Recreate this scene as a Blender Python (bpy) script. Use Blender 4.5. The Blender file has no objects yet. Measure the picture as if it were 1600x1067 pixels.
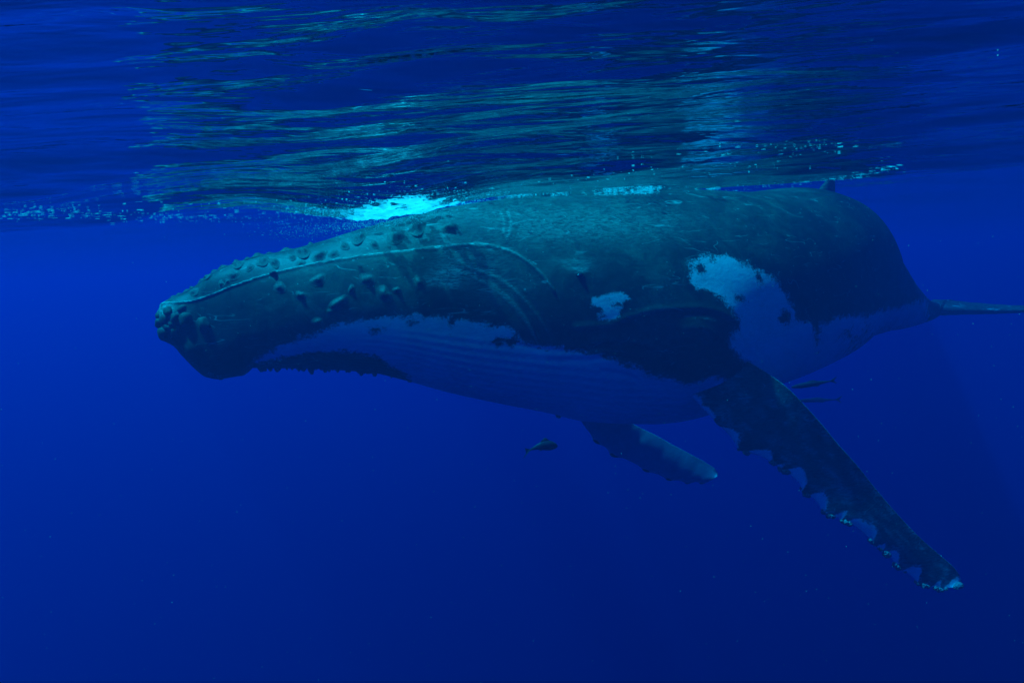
import bpy, bmesh, math, random
import numpy as np
from mathutils import Matrix, Vector

rng = np.random.default_rng(7)
random.seed(7)
C = bpy.context.scene.collection
SC = bpy.context.scene

# ------------------------------------------------------------------ camera
CAM_Z = -0.55                       # the lens is just under the surface (mean surface z = 0)
W, H = 1600.0, 1067.0               # photograph pixels, used only for measuring
F = 24.0 / 36.0 * W
HORIZON, ROLL = 415.0, math.radians(2.5)
PITCH = -math.atan((H / 2 - HORIZON) / F)
cam_data = bpy.data.cameras.new('camera')
cam = bpy.data.objects.new('camera', cam_data); C.objects.link(cam)
cam_data.lens = 24.0; cam_data.sensor_width = 36.0
cam_data.clip_start = 0.05; cam_data.clip_end = 1000.0
R_CAM = (Matrix.Rotation(math.pi / 2 + PITCH, 3, 'X') @ Matrix.Rotation(-ROLL, 3, 'Z'))
cam.matrix_world = Matrix.Translation((0, 0, CAM_Z)) @ R_CAM.to_4x4()
SC.camera = cam

# ------------------------------------------------------------------ light and exposure
SUN = np.array([-0.42, 0.0, 0.91]); SUN /= np.linalg.norm(SUN)
world = bpy.data.worlds.new('World'); SC.world = world
world.use_nodes = True
wn = world.node_tree.nodes; wl = world.node_tree.links
bg = wn.get('Background') or wn.new('ShaderNodeBackground')
out = wn.get('World Output') or wn.new('ShaderNodeOutputWorld')
sky = wn.new('ShaderNodeTexSky')
sky.sky_type = 'NISHITA'; sky.sun_disc = False
sky.sun_elevation = math.asin(SUN[2]); sky.sun_rotation = math.atan2(SUN[0], SUN[1])
wl.new(sky.outputs['Color'], bg.inputs['Color'])
bg.inputs['Strength'].default_value = 0.05
wl.new(bg.outputs['Background'], out.inputs['Surface'])
sl = bpy.data.lights.new('sun', 'SUN'); so = bpy.data.objects.new('sun', sl); C.objects.link(so)
sl.energy = 5.0; sl.angle = math.radians(1.5); sl.color = (1.0, 0.96, 0.90)
so.rotation_euler = Vector(SUN).to_track_quat('Z', 'Y').to_euler()
SC.view_settings.view_transform = 'Standard'; SC.view_settings.look = 'None'
SC.view_settings.gamma = 1.0; SC.view_settings.use_curve_mapping = False
SC.view_settings.exposure = 1.32
SC.render.engine = 'CYCLES'
cy = SC.cycles
cy.use_denoising = True
cy.max_bounces = 6; cy.diffuse_bounces = 2; cy.glossy_bounces = 3; cy.transmission_bounces = 3
cy.volume_bounces = 0; cy.transparent_max_bounces = 12
cy.sample_clamp_indirect = 4.0

# ------------------------------------------------------------------ measuring helpers
RM = np.array(R_CAM)
CAMP = np.array([0, 0, CAM_Z])
def proj(P):
    q = (np.asarray(P, float) - CAMP) @ RM          # camera coordinates
    d = -q[..., 2]
    return W / 2 + F * q[..., 0] / d, H / 2 - F * q[..., 1] / d, d
def ray(px, py):
    v = np.stack([(np.asarray(px, float) - W / 2) / F, -(np.asarray(py, float) - H / 2) / F,
                  -np.ones_like(np.asarray(px, float))], -1)
    return v @ RM.T
def at(px, py, Y):
    d = ray(px, py)
    return CAMP + d * (np.asarray(Y, float) / d[..., 1])[..., None]
def smooth(a, b, x):
    t = np.clip((x - a) / (b - a), 0, 1); return t * t * (3 - 2 * t)
def pchip(xk, yk, x):
    xk = np.asarray(xk, float); yk = np.asarray(yk, float); x = np.asarray(x, float)
    h = np.diff(xk); d = np.diff(yk) / h
    m = np.zeros_like(yk); m[0], m[-1] = d[0], d[-1]
    for i in range(1, len(xk) - 1):
        if d[i - 1] * d[i] > 0:
            w1, w2 = 2 * h[i] + h[i - 1], h[i] + 2 * h[i - 1]
            m[i] = (w1 + w2) / (w1 / d[i - 1] + w2 / d[i])
    i = np.clip(np.searchsorted(xk, x) - 1, 0, len(h) - 1)
    t = np.clip((x - xk[i]) / h[i], 0, 1)
    return ((1 + 2 * t) * (1 - t) ** 2 * yk[i] + t * (1 - t) ** 2 * h[i] * m[i]
            + t * t * (3 - 2 * t) * yk[i + 1] + t * t * (t - 1) * h[i] * m[i + 1])
def seg_dist(px, py, pts, closed=False):
    best = np.full(px.shape, 1e9)
    pts = list(pts) + ([pts[0]] if closed else [])
    for (x0, y0), (x1, y1) in zip(pts[:-1], pts[1:]):
        dx, dy = x1 - x0, y1 - y0
        t = np.clip(((px - x0) * dx + (py - y0) * dy) / (dx * dx + dy * dy), 0, 1)
        best = np.minimum(best, np.hypot(px - x0 - t * dx, py - y0 - t * dy))
    return best
def poly_sd(px, py, pts):                            # signed distance, positive inside
    d = seg_dist(px, py, pts, True); ins = np.zeros(px.shape, bool)
    n = len(pts)
    for i in range(n):
        x0, y0 = pts[i]; x1, y1 = pts[(i + 1) % n]
        if y0 == y1: continue
        c = ((y0 > py) != (y1 > py)) & (px < (x1 - x0) * (py - y0) / (y1 - y0) + x0)
        ins ^= c
    return np.where(ins, d, -d)
def spl(pts, n=40):                                  # smooth polyline through points
    p = np.array(pts, float); t = np.arange(len(p)); u = np.linspace(0, len(p) - 1, n)
    return list(zip(pchip(t, p[:, 0], u), pchip(t, p[:, 1], u)))

def mesh_np(name, V, Fq, mat=None, smooth_shade=True):
    me = bpy.data.meshes.new(name)
    V = np.asarray(V, np.float32); Fq = np.asarray(Fq, np.int32)
    k = Fq.shape[1]
    me.vertices.add(len(V)); me.vertices.foreach_set('co', V.ravel())
    me.loops.add(Fq.size); me.loops.foreach_set('vertex_index', Fq.ravel())
    me.polygons.add(len(Fq)); me.polygons.foreach_set('loop_start', np.arange(0, Fq.size, k, dtype=np.int32))
    me.update(calc_edges=True)
    if smooth_shade: me.polygons.foreach_set('use_smooth', np.ones(len(Fq), bool))
    me.validate()
    if mat: me.materials.append(mat)
    return me
def link(name, me, parent=None, loc=None):
    o = bpy.data.objects.new(name, me); C.objects.link(o)
    if loc is not None: o.location = loc
    if parent: o.parent = parent
    return o
def tag(o, label=None, cat=None, group=None, kind=None):
    if label: o['label'] = label
    if cat: o['category'] = cat
    if group: o['group'] = group
    if kind: o['kind'] = kind
    return o
def grid_faces(nr, nc, wrap=True, flip=False):
    i = np.arange(nr - 1)[:, None]; j = np.arange(nc if wrap else nc - 1)[None, :]
    j2 = (j + 1) % nc
    a = i * nc + j; b = i * nc + j2; c = (i + 1) * nc + j2; d = (i + 1) * nc + j
    f = np.stack([a, b, c, d], -1).reshape(-1, 4)
    return f[:, ::-1] if flip else f

# ------------------------------------------------------------------ materials
def new_mat(name):
    m = bpy.data.materials.new(name); m.use_nodes = True
    nt = m.node_tree; nt.nodes.clear()
    o = nt.nodes.new('ShaderNodeOutputMaterial')
    return m, nt.nodes, nt.links, o
def ramp(n, l, src, stops):
    r = n.new('ShaderNodeValToRGB'); e = r.color_ramp.elements
    while len(e) < len(stops): e.new(0.5)
    for k, (p, c) in zip(e, stops):
        k.position = p; k.color = (*c, 1) if len(c) == 3 else c
    l.new(src, r.inputs['Fac']); return r.outputs['Color']
def noise(n, l, scale, detail=5, rough=0.6, vec=None, dist=0.0):
    t = n.new('ShaderNodeTexNoise'); t.inputs['Scale'].default_value = scale
    t.inputs['Detail'].default_value = detail; t.inputs['Roughness'].default_value = rough
    t.inputs['Distortion'].default_value = dist
    if vec: l.new(vec, t.inputs['Vector'])
    return t.outputs['Fac']
def math_n(n, l, op, a, b=None, c=None, clamp=False):
    m = n.new('ShaderNodeMath'); m.operation = op; m.use_clamp = clamp
    for k, v in enumerate((a, b, c)):
        if v is None: continue
        if isinstance(v, (int, float)): m.inputs[k].default_value = v
        else: l.new(v, m.inputs[k])
    return m.outputs[0]
def mix_c(n, l, fac, a, b):
    m = n.new('ShaderNodeMix'); m.data_type = 'RGBA'
    if isinstance(fac, (int, float)): m.inputs['Factor'].default_value = fac
    else: l.new(fac, m.inputs['Factor'])
    for k, v in ((6, a), (7, b)):
        if isinstance(v, tuple): m.inputs[k].default_value = (*v, 1)
        else: l.new(v, m.inputs[k])
    return m.outputs[2]
def attr(n, name):
    a = n.new('ShaderNodeAttribute'); a.attribute_name = name; return a.outputs['Fac']

def skin_material():
    m, n, l, o = new_mat('whale_skin')
    tc = n.new('ShaderNodeTexCoord').outputs['Object']
    p = n.new('ShaderNodeBsdfPrincipled')
    big = noise(n, l, 1.1, 5, 0.65, tc, 0.5); mid = noise(n, l, 5.0, 9, 0.72, tc, 0.8); fine = noise(n, l, 38.0, 5, 0.75, tc)
    mp = n.new('ShaderNodeMapping'); l.new(tc, mp.inputs['Vector']); mp.inputs['Scale'].default_value = (3.0, 3.0, 14.0)
    mp.inputs['Rotation'].default_value = (0.3, 0.5, 0.2)
    scratch = noise(n, l, 5.0, 6, 0.75, mp.outputs['Vector'], 1.2)
    t = math_n(n, l, 'ADD', math_n(n, l, 'ADD', math_n(n, l, 'MULTIPLY', big, 0.45), math_n(n, l, 'MULTIPLY', mid, 0.40)), math_n(n, l, 'MULTIPLY', fine, 0.15))
    dark = ramp(n, l, t, [(0.38, (0.010, 0.020, 0.017)), (0.50, (0.026, 0.052, 0.040)), (0.58, (0.060, 0.108, 0.080)), (0.68, (0.105, 0.165, 0.125))])
    tn = n.new('ShaderNodeVectorMath'); tn.operation = 'SCALE'
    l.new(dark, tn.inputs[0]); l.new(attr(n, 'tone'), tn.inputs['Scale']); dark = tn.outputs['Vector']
    # scuffed, paler skin
    sc_ = math_n(n, l, 'MULTIPLY', attr(n, 'scuff_pale'), ramp(n, l, scratch, [(0.42, (0.08, 0.08, 0.08)), (0.60, (1, 1, 1))]))
    dark = mix_c(n, l, sc_, dark, (0.34, 0.44, 0.39))
    # long thin rake marks and scars: narrow contour lines of stretched noises
    for rot, scl, cut in (((0.2, 0.4, 0.3), (0.9, 0.9, 5.0), 0.60), ((0.1, -0.6, 0.9), (1.4, 1.4, 7.0), 0.62), ((1.2, 0.3, -0.4), (0.7, 3.5, 3.5), 0.61)):
        ms = n.new('ShaderNodeMapping'); l.new(tc, ms.inputs['Vector']); ms.inputs['Scale'].default_value = scl; ms.inputs['Rotation'].default_value = rot
        ln_ = noise(n, l, 1.7, 2, 0.5, ms.outputs['Vector'], 0.2)
        band = ramp(n, l, math_n(n, l, 'ABSOLUTE', math_n(n, l, 'SUBTRACT', ln_, 0.5)), [(0.0, (1, 1, 1)), (0.0045, (0.75, 0.75, 0.75)), (0.008, (0, 0, 0))])
        gate = ramp(n, l, noise(n, l, 2.3, 3, 0.6, ms.outputs['Vector']), [(cut - 0.05, (0, 0, 0)), (cut + 0.03, (0.6, 0.6, 0.6))])
        dark = mix_c(n, l, math_n(n, l, 'MULTIPLY', band, gate), dark, (0.30, 0.40, 0.37))
    # small pale nicks of many sizes
    for vs, hi in ((7.0, 0.085), (17.0, 0.12)):
        v = n.new('ShaderNodeTexVoronoi'); v.inputs['Scale'].default_value = vs; l.new(tc, v.inputs['Vector'])
        nick = math_n(n, l, 'MULTIPLY', ramp(n, l, v.outputs['Distance'], [(hi * 0.4, (1, 1, 1)), (hi, (0, 0, 0))]),
                      ramp(n, l, mid, [(0.50, (0, 0, 0)), (0.60, (0.7, 0.7, 0.7))]))
        dark = mix_c(n, l, nick, dark, (0.34, 0.42, 0.40))
    # white pigment with a ragged, speckled, feathered edge
    wf = attr(n, 'white_field')
    r1 = math_n(n, l, 'MULTIPLY', math_n(n, l, 'SUBTRACT', noise(n, l, 7.0, 9, 0.78, tc, 0.5), 0.5), 46.0)
    r2 = math_n(n, l, 'MULTIPLY', math_n(n, l, 'SUBTRACT', noise(n, l, 48.0, 4, 0.8, tc, 0.3), 0.5), 26.0)
    r3 = math_n(n, l, 'MULTIPLY', math_n(n, l, 'SUBTRACT', scratch, 0.5), 16.0)
    f = math_n(n, l, 'ADD', math_n(n, l, 'ADD', wf, r1), math_n(n, l, 'ADD', r2, r3))
    mr = n.new('ShaderNodeMapRange'); mr.interpolation_type = 'SMOOTHSTEP'
    mr.inputs['From Min'].default_value = -3.5; mr.inputs['From Max'].default_value = 5.0
    l.new(f, mr.inputs['Value'])
    wt = math_n(n, l, 'ADD', math_n(n, l, 'MULTIPLY', big, 0.55), math_n(n, l, 'MULTIPLY', scratch, 0.45))
    white = ramp(n, l, wt, [(0.36, (0.46, 0.50, 0.53)), (0.50, (0.66, 0.70, 0.72)), (0.66, (0.78, 0.81, 0.83))])
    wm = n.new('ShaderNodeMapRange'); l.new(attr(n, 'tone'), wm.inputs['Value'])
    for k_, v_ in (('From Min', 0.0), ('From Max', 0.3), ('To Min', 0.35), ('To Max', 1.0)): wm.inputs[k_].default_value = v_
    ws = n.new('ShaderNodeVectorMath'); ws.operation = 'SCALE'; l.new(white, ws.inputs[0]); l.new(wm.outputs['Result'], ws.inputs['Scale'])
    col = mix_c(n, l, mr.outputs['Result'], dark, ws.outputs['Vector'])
    l.new(col, p.inputs['Base Color'])
    p.inputs['Roughness'].default_value = 0.5
    p.inputs['Specular IOR Level'].default_value = 0.18
    b = n.new('ShaderNodeBump'); b.inputs['Strength'].default_value = 0.35; b.inputs['Distance'].default_value = 0.02
    l.new(math_n(n, l, 'ADD', math_n(n, l, 'MULTIPLY', mid, 0.7), math_n(n, l, 'MULTIPLY', fine, 0.3)), b.inputs['Height'])
    l.new(b.outputs['Normal'], p.inputs['Normal'])
    l.new(p.outputs['BSDF'], o.inputs['Surface'])
    return m
def plain_material(name, c0, c1, scale=20.0, rough=0.6, spec=0.2, bump=0.3):
    m, n, l, o = new_mat(name)
    tc = n.new('ShaderNodeTexCoord').outputs['Object']
    p = n.new('ShaderNodeBsdfPrincipled')
    f = noise(n, l, scale, 6, 0.7, tc)
    l.new(ramp(n, l, f, [(0.35, c0), (0.65, c1)]), p.inputs['Base Color'])
    p.inputs['Roughness'].default_value = rough; p.inputs['Specular IOR Level'].default_value = spec
    b = n.new('ShaderNodeBump'); b.inputs['Strength'].default_value = bump; b.inputs['Distance'].default_value = 0.01
    l.new(f, b.inputs['Height']); l.new(b.outputs['Normal'], p.inputs['Normal'])
    l.new(p.outputs['BSDF'], o.inputs['Surface'])
    return m
def water_material():
    m, n, l, o = new_mat('sea_surface')
    geo = n.new('ShaderNodeNewGeometry').outputs['Position']
    mp = n.new('ShaderNodeMapping'); l.new(geo, mp.inputs['Vector'])
    mp.inputs['Rotation'].default_value = (0, 0, math.radians(-6)); mp.inputs['Scale'].default_value = (0.75, 2.7, 1.0)
    h = math_n(n, l, 'ADD', math_n(n, l, 'MULTIPLY', noise(n, l, 2.2, 3, 0.45, mp.outputs['Vector'], 0.5), 1.0),
               math_n(n, l, 'MULTIPLY', noise(n, l, 7.0, 2, 0.4, mp.outputs['Vector'], 0.3), 0.22))
    b = n.new('ShaderNodeBump'); b.inputs['Strength'].default_value = 0.55; b.inputs['Distance'].default_value = 0.05
    l.new(h, b.inputs['Height'])
    fr = n.new('ShaderNodeFresnel'); fr.inputs['IOR'].default_value = 1.333; l.new(b.outputs['Normal'], fr.inputs['Normal'])
    tr = n.new('ShaderNodeBsdfTransparent'); tr.inputs['Color'].default_value = (0.97, 0.99, 1, 1)
    gl = n.new('ShaderNodeBsdfGlossy'); gl.inputs['Roughness'].default_value = 0.05
    gl.inputs['Color'].default_value = (1, 1, 1, 1); l.new(b.outputs['Normal'], gl.inputs['Normal'])
    mx = n.new('ShaderNodeMixShader'); l.new(fr.outputs['Fac'], mx.inputs['Fac'])
    l.new(tr.outputs['BSDF'], mx.inputs[1]); l.new(gl.outputs['BSDF'], mx.inputs[2])
    l.new(mx.outputs['Shader'], o.inputs['Surface'])
    return m
def haze_material():
    m, n, l, o = new_mat('sea_water_body')
    s1 = n.new('ShaderNodeVolumeScatter')              # clear water: scatters blue
    s1.inputs['Color'].default_value = (0.0, 0.006, 1.0, 1); s1.inputs['Density'].default_value = 0.0220
    s1.inputs['Anisotropy'].default_value = 0.31
    s2 = n.new('ShaderNodeVolumeScatter')              # fine particles: scatter green and blue
    s2.inputs['Color'].default_value = (0.1, 1.0, 1.0, 1); s2.inputs['Density'].default_value = 0.0053
    s2.inputs['Anisotropy'].default_value = 0.31
    ab = n.new('ShaderNodeVolumeAbsorption')
    ab.inputs['Color'].default_value = (0.0, 0.885, 0.980, 1); ab.inputs['Density'].default_value = 1.0
    a1 = n.new('ShaderNodeAddShader'); a2 = n.new('ShaderNodeAddShader')
    l.new(s1.outputs[0], a1.inputs[0]); l.new(s2.outputs[0], a1.inputs[1])
    l.new(a1.outputs[0], a2.inputs[0]); l.new(ab.outputs[0], a2.inputs[1])
    l.new(a2.outputs[0], o.inputs['Volume'])
    return m
M_SKIN = skin_material()
M_TUB = plain_material('tubercle_skin', (0.016, 0.030, 0.022), (0.045, 0.08, 0.058), 25.0)
M_BARN = plain_material('barnacle_shell', (0.05, 0.06, 0.055), (0.22, 0.26, 0.24), 60.0)
M_EYE = plain_material('eye_dark', (0.01, 0.01, 0.012), (0.02, 0.02, 0.022), 10.0, 0.15, 0.5, 0.0)
M_WATER = water_material()
def foam_material():
    m, n, l, o = new_mat('foam_white')
    d = n.new('ShaderNodeBsdfDiffuse'); d.inputs['Color'].default_value = (0.88, 0.9, 0.9, 1)
    t = n.new('ShaderNodeBsdfTranslucent'); t.inputs['Color'].default_value = (0.88, 0.9, 0.9, 1)
    mx = n.new('ShaderNodeMixShader'); mx.inputs['Fac'].default_value = 0.6
    l.new(d.outputs['BSDF'], mx.inputs[1]); l.new(t.outputs['BSDF'], mx.inputs[2])
    tp = n.new('ShaderNodeBsdfTransparent'); m2 = n.new('ShaderNodeMixShader'); m2.inputs['Fac'].default_value = 0.35
    l.new(mx.outputs['Shader'], m2.inputs[1]); l.new(tp.outputs['BSDF'], m2.inputs[2])
    l.new(m2.outputs['Shader'], o.inputs['Surface'])
    return m
M_FOAM = foam_material()
M_SPECK = plain_material('speck_pale', (0.4, 0.42, 0.42), (0.6, 0.62, 0.6), 30.0, 0.7, 0.1, 0.0)
M_FISH = plain_material('fish_dark', (0.012, 0.016, 0.018), (0.04, 0.05, 0.05), 14.0, 0.5, 0.2, 0.1)
M_FISHP = plain_material('fish_pale', (0.10, 0.12, 0.12), (0.22, 0.25, 0.25), 14.0, 0.5, 0.2, 0.1)

# ------------------------------------------------------------------ sea surface
WAVES = []
for k in range(34):
    lam = 0.22 * (9.0 ** (k / 33.0)) * rng.uniform(0.9, 1.1)
    ang = math.pi / 2 + rng.normal(-0.06, 0.24 + 0.22 * (1 - k / 33.0))
    WAVES.append((2 * math.pi / lam, ang, 0.0045 * lam ** 0.8 * rng.uniform(0.6, 1.3), rng.uniform(0, 6.28), lam))
def sea_z(x, y):
    x = np.asarray(x, float); y = np.asarray(y, float)
    d = np.hypot(x, y - 3.0)
    far = 1 / (1 + (np.maximum(d - 9, 0) / 6) ** 2)
    yt = 4.5 + 0.10 * np.sin(x * 0.9 + 0.5) + 0.02 * x
    A = 0.055 + 0.11 * smooth(-0.8, -3.0, x) + 0.02 * smooth(2.0, 4.0, x)
    z = -A * np.exp(-((y - yt) / np.where(y < yt, 1.5, 1.25)) ** 2)
    z = z - 0.11 * np.exp(-((x + 0.85) / 0.55) ** 2 - ((y - 4.5) / np.where(y < 4.5, 1.1, 0.55)) ** 2)
    z = z + 0.16 * np.exp(-((y - 0.3) / 1.2) ** 2)
    z = z + 0.045 * np.exp(-((y - 3.2) / 0.8) ** 2)
    z = z + 0.20 * smooth(5.2, 8.5, y) * np.exp(-(np.maximum(d - 12, 0) / 10) ** 2)
    z = z + 0.024 * np.clip(x + 0.6, 0, 8) * np.exp(-((y - 5) / 9) ** 2)
    for kk, a, amp, ph, lam in WAVES:
        fade = 1 / (1 + (d / (16 * lam ** 0.5 + 2)) ** 4)
        z = z + amp * fade * np.sin(kk * (math.cos(a) * x + math.sin(a) * y) + ph + 0.6 * np.sin(0.8 * x + 1.3 * y + ph))
    return z
NX, NY = 760, 820
u = np.linspace(-1, 1, NX); v = np.linspace(-1, 1, NY)
gx = 2.6 * np.sinh(4.5 * u) ; gx *= 130 / gx[-1]
gy = 3.0 + 1.6 * np.sinh(5.0 * v) * 130 / (1.6 * np.sinh(5.0))
X, Yg = np.meshgrid(gx, gy)
Zs = sea_z(X, Yg)
sea = link('sea_surface', mesh_np('sea_surface', np.stack([X, Yg, Zs], -1).reshape(-1, 3), grid_faces(NY, NX, False), M_WATER))
tag(sea, kind='structure', label='rippled underside of the sea surface mirroring the whale')

# ------------------------------------------------------------------ water body (the air of this place)
bm = bmesh.new(); bmesh.ops.create_cube(bm, size=1.0)
me = bpy.data.meshes.new('haze'); bm.to_mesh(me); bm.free()
me.materials.append(haze_material())
haze = link('haze', me); haze.scale = (250, 250, 121.2); haze.location = (0, 3, 1.2 - 121.2 / 2)
tag(haze, kind='stuff', label='clear deep blue sea water around the whale')

# ------------------------------------------------------------------ whale: body surface
PLAN = [(-2.74, 5.30), (-2.2, 5.38), (-1.4, 5.54), (-0.3, 5.82), (0.9, 6.20), (2.1, 6.85), (3.2, 7.7), (4.2, 8.6), (5.2, 9.45), (6.1, 10.2), (6.75, 10.75), (7.1, 11.05)]
pl = np.array(PLAN)
tk = np.concatenate([[0], np.cumsum(np.hypot(*np.diff(pl, axis=0).T))])
SLEN = tk[-1]
TOP = [(238, 506), (243, 490), (256, 477), (275, 462), (300, 445), (340, 420), (400, 398), (450, 386), (500, 372), (560, 354), (620, 340), (700, 326), (800, 312), (900, 304), (1000, 299), (1100, 295), (1200, 290)]
BOT = [(238, 512), (246, 525), (262, 533), (282, 542), (300, 559), (320, 580), (332, 587), (352, 588), (384, 586), (398, 574), (480, 574), (580, 579), (620, 588), (700, 611), (780, 628), (850, 641), (900, 652), (1000, 657), (1100, 650), (1200, 636)]
SW = [(0, .03), (.06, .17), (.2, .27), (.5, .37), (1, .49), (2, .70), (3, .90), (4, 1.03), (5, 1.08), (6, 1.02), (7, .87), (8, .66), (9, .38), (10, .20), (10.8, .12), (SLEN, .06)]
ZT = [(4.6, .06), (5.4, .09), (6.4, .15), (7.2, .12), (8, -.12), (9, -.55), (10, -1.05), (10.8, -1.38), (SLEN, -1.46)]
ZB = [(4.6, -1.9), (5.4, -1.9), (6.4, -1.82), (7.2, -1.74), (8, -1.68), (9, -1.68), (10, -1.70), (10.8, -1.66), (SLEN, -1.54)]
def plan(s): return np.stack([pchip(tk, pl[:, 0], s), pchip(tk, pl[:, 1], s)], -1)
def contour_z(xy, cont):
    c = np.array(cont); z = np.full(len(xy), -0.8)
    for _ in range(12):
        px, py, d = proj(np.column_stack([xy, z]))
        z = z + (py - pchip(c[:, 0], c[:, 1], np.clip(px, c[0, 0], c[-1, 0]))) * d / F
    return z
NS, NT = 1000, 340
ss = np.concatenate([np.linspace(0, 0.5, 120, endpoint=False), np.linspace(0.5, 5.6, 540, endpoint=False), np.linspace(5.6, SLEN, NS - 660)])
ss[0] = 0.004
xy = plan(ss)
e = 1e-3
tan = plan(np.minimum(ss + e, SLEN)) - plan(np.maximum(ss - e, 0)); tan /= np.linalg.norm(tan, axis=1)[:, None]
nl = np.stack([tan[:, 1], -tan[:, 0]], -1)           # towards the whale's left flank
zt = contour_z(xy, TOP); zb = contour_z(xy, BOT)
k = smooth(4.0, 5.2, ss)
t_ = np.array(ZT); b_ = np.array(ZB); w_ = np.array(SW)
zt = zt * (1 - k) + k * pchip(t_[:, 0], t_[:, 1], np.maximum(ss, t_[0, 0]))
zb = zb * (1 - k) + k * pchip(b_[:, 0], b_[:, 1], np.maximum(ss, b_[0, 0]))
ww = pchip(w_[:, 0], w_[:, 1], ss)
zc = zt + (zb - zt) * (0.62 - 0.05 * smooth(2.5, 5, ss))
th = np.arange(NT) / NT * 2 * math.pi                # 0 = back, pi/2 = left flank, pi = belly
st, ct = np.sin(th), np.cos(th)
S_ = np.sign(st) * np.abs(st) ** 0.92; C_ = np.sign(ct) * np.abs(ct) ** 0.92
vz = np.where(ct[None] > 0, zc[:, None] + (zt - zc)[:, None] * C_[None], zc[:, None] + (zc - zb)[:, None] * C_[None])
uu = ww[:, None] * S_[None]
# a keel-like narrowing under the tail stock
P = np.empty((NS, NT, 3))
P[..., :2] = xy[:, None] + uu[..., None] * nl[:, None]
P[..., 2] = vz
def grid_normals(P):
    ds = np.gradient(P, axis=0); dt = (np.roll(P, -1, 1) - np.roll(P, 1, 1)) / 2
    n = np.cross(dt, ds); n /= np.linalg.norm(n, axis=-1, keepdims=True) + 1e-12
    return n
N = grid_normals(P)
if (N[300, NT // 4, :2] @ nl[300]) < 0: N = -N

def mirror(a):                                        # the right flank repeats the left one
    b = a.copy(); b[:, NT // 2 + 1:] = a[:, 1:NT // 2][:, ::-1]; return b
PX, PY, PD = proj(P)

LIP = spl([(250, 479), (275, 474), (300, 470), (330, 460), (360, 448), (395, 436), (430, 426), (500, 411), (600, 396), (660, 389), (700, 384), (750, 381), (790, 389), (825, 408), (850, 432), (866, 455)], 90)
lx = np.array(LIP)[:, 0]; ly = np.array(LIP)[:, 1]
dl = seg_dist(PX, PY, LIP)
lip_y = np.interp(PX, lx, ly)
above = lip_y - PY                                    # positive above the mouth line
inhead = smooth(890, 800, PX) * smooth(252, 310, PX)
disp = np.zeros_like(PX)
disp -= 0.035 * smooth(0, 5, above) * smooth(75, 10, above) * inhead * smooth(860, 560, PX)
disp -= 0.016 * smooth(0, 4, above) * smooth(40, 6, above) * inhead
disp += 0.012 * np.exp(-(dl / 2.6) ** 2)
disp += 0.008 * np.exp(-((dl) / 26) ** 2) * (above < 0) * inhead
GRO = [[(710, 422), (745, 435), (780, 458), (810, 488), (835, 525)], [(735, 418), (775, 432), (812, 460), (845, 500), (862, 530)], [(765, 440), (800, 470), (826, 505), (842, 540)]]
for g in GRO: disp += 0.003 * np.exp(-(seg_dist(PX, PY, spl(g)) / 2.2) ** 2) - 0.003 * np.exp(-(seg_dist(PX, PY, [(x + 5, y - 3) for x, y in spl(g)]) / 3) ** 2)
FOLD = [[(900, 512), (950, 510), (985, 495), (1040, 483), (1090, 481), (1128, 491), (1148, 506)], [(925, 534), (970, 532), (1005, 536), (1020, 542)], [(1066, 514), (1090, 513), (1112, 525)], [(1060, 525), (1085, 525), (1105, 536)]]
for g in FOLD: disp += 0.008 * np.exp(-(seg_dist(PX, PY, spl(g)) / 4) ** 2) - 0.006 * np.exp(-(seg_dist(PX, PY, [(x, y + 8) for x, y in spl(g)]) / 5) ** 2)
PLEAT = [[(800, 536), (850, 546), (900, 548), (955, 541)], [(860, 563), (920, 562), (960, 556), (1010, 566)], [(940, 580), (980, 586), (1000, 596)]]
for g in PLEAT: disp -= 0.014 * np.exp(-(seg_dist(PX, PY, spl(g)) / 3.2) ** 2)
# long ventral pleats of the throat
TH = [(405, 560), (540, 520), (640, 505), (760, 520), (900, 560), (1060, 600), (1100, 640), (1100, 720), (380, 720), (380, 600)]
thr = smooth(-5, 25, poly_sd(PX, PY, TH))
disp += 0.0035 * thr * np.sin(th[None] * 62.0) * smooth(1.0, 2.4, ss)[:, None]
# eye bulge, shoulder, gentle lumps
disp += 0.010 * np.exp(-(np.hypot(PX - 905, (PY - 428) * 1.3) / 22) ** 2)
disp += 0.07 * np.exp(-(np.hypot(PX - 1115, PY - 560) / 60) ** 2)
disp += 0.03 * np.exp(-(np.hypot((PX - 1100) / 1.6, PY - 500) / 40) ** 2)
disp += 0.012 * np.sin(ss * 3.1)[:, None] * np.sin(th * 3 + 1)[None]
# rounded lumps of the jaw tip
for (x, y, r, a) in [(262, 492, 22, .03), (340, 575, 20, .03), (300, 545, 14, .02)]:
    disp += a * np.exp(-(np.hypot(PX - x, PY - y) / r) ** 2)
disp = mirror(disp)
disp *= smooth(0.0, 0.12, ss)[:, None]
P = P + N * disp[..., None]
N = grid_normals(P)
if (N[300, NT // 4, :2] @ nl[300]) < 0: N = -N
PX, PY, PD = proj(P)

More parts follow.
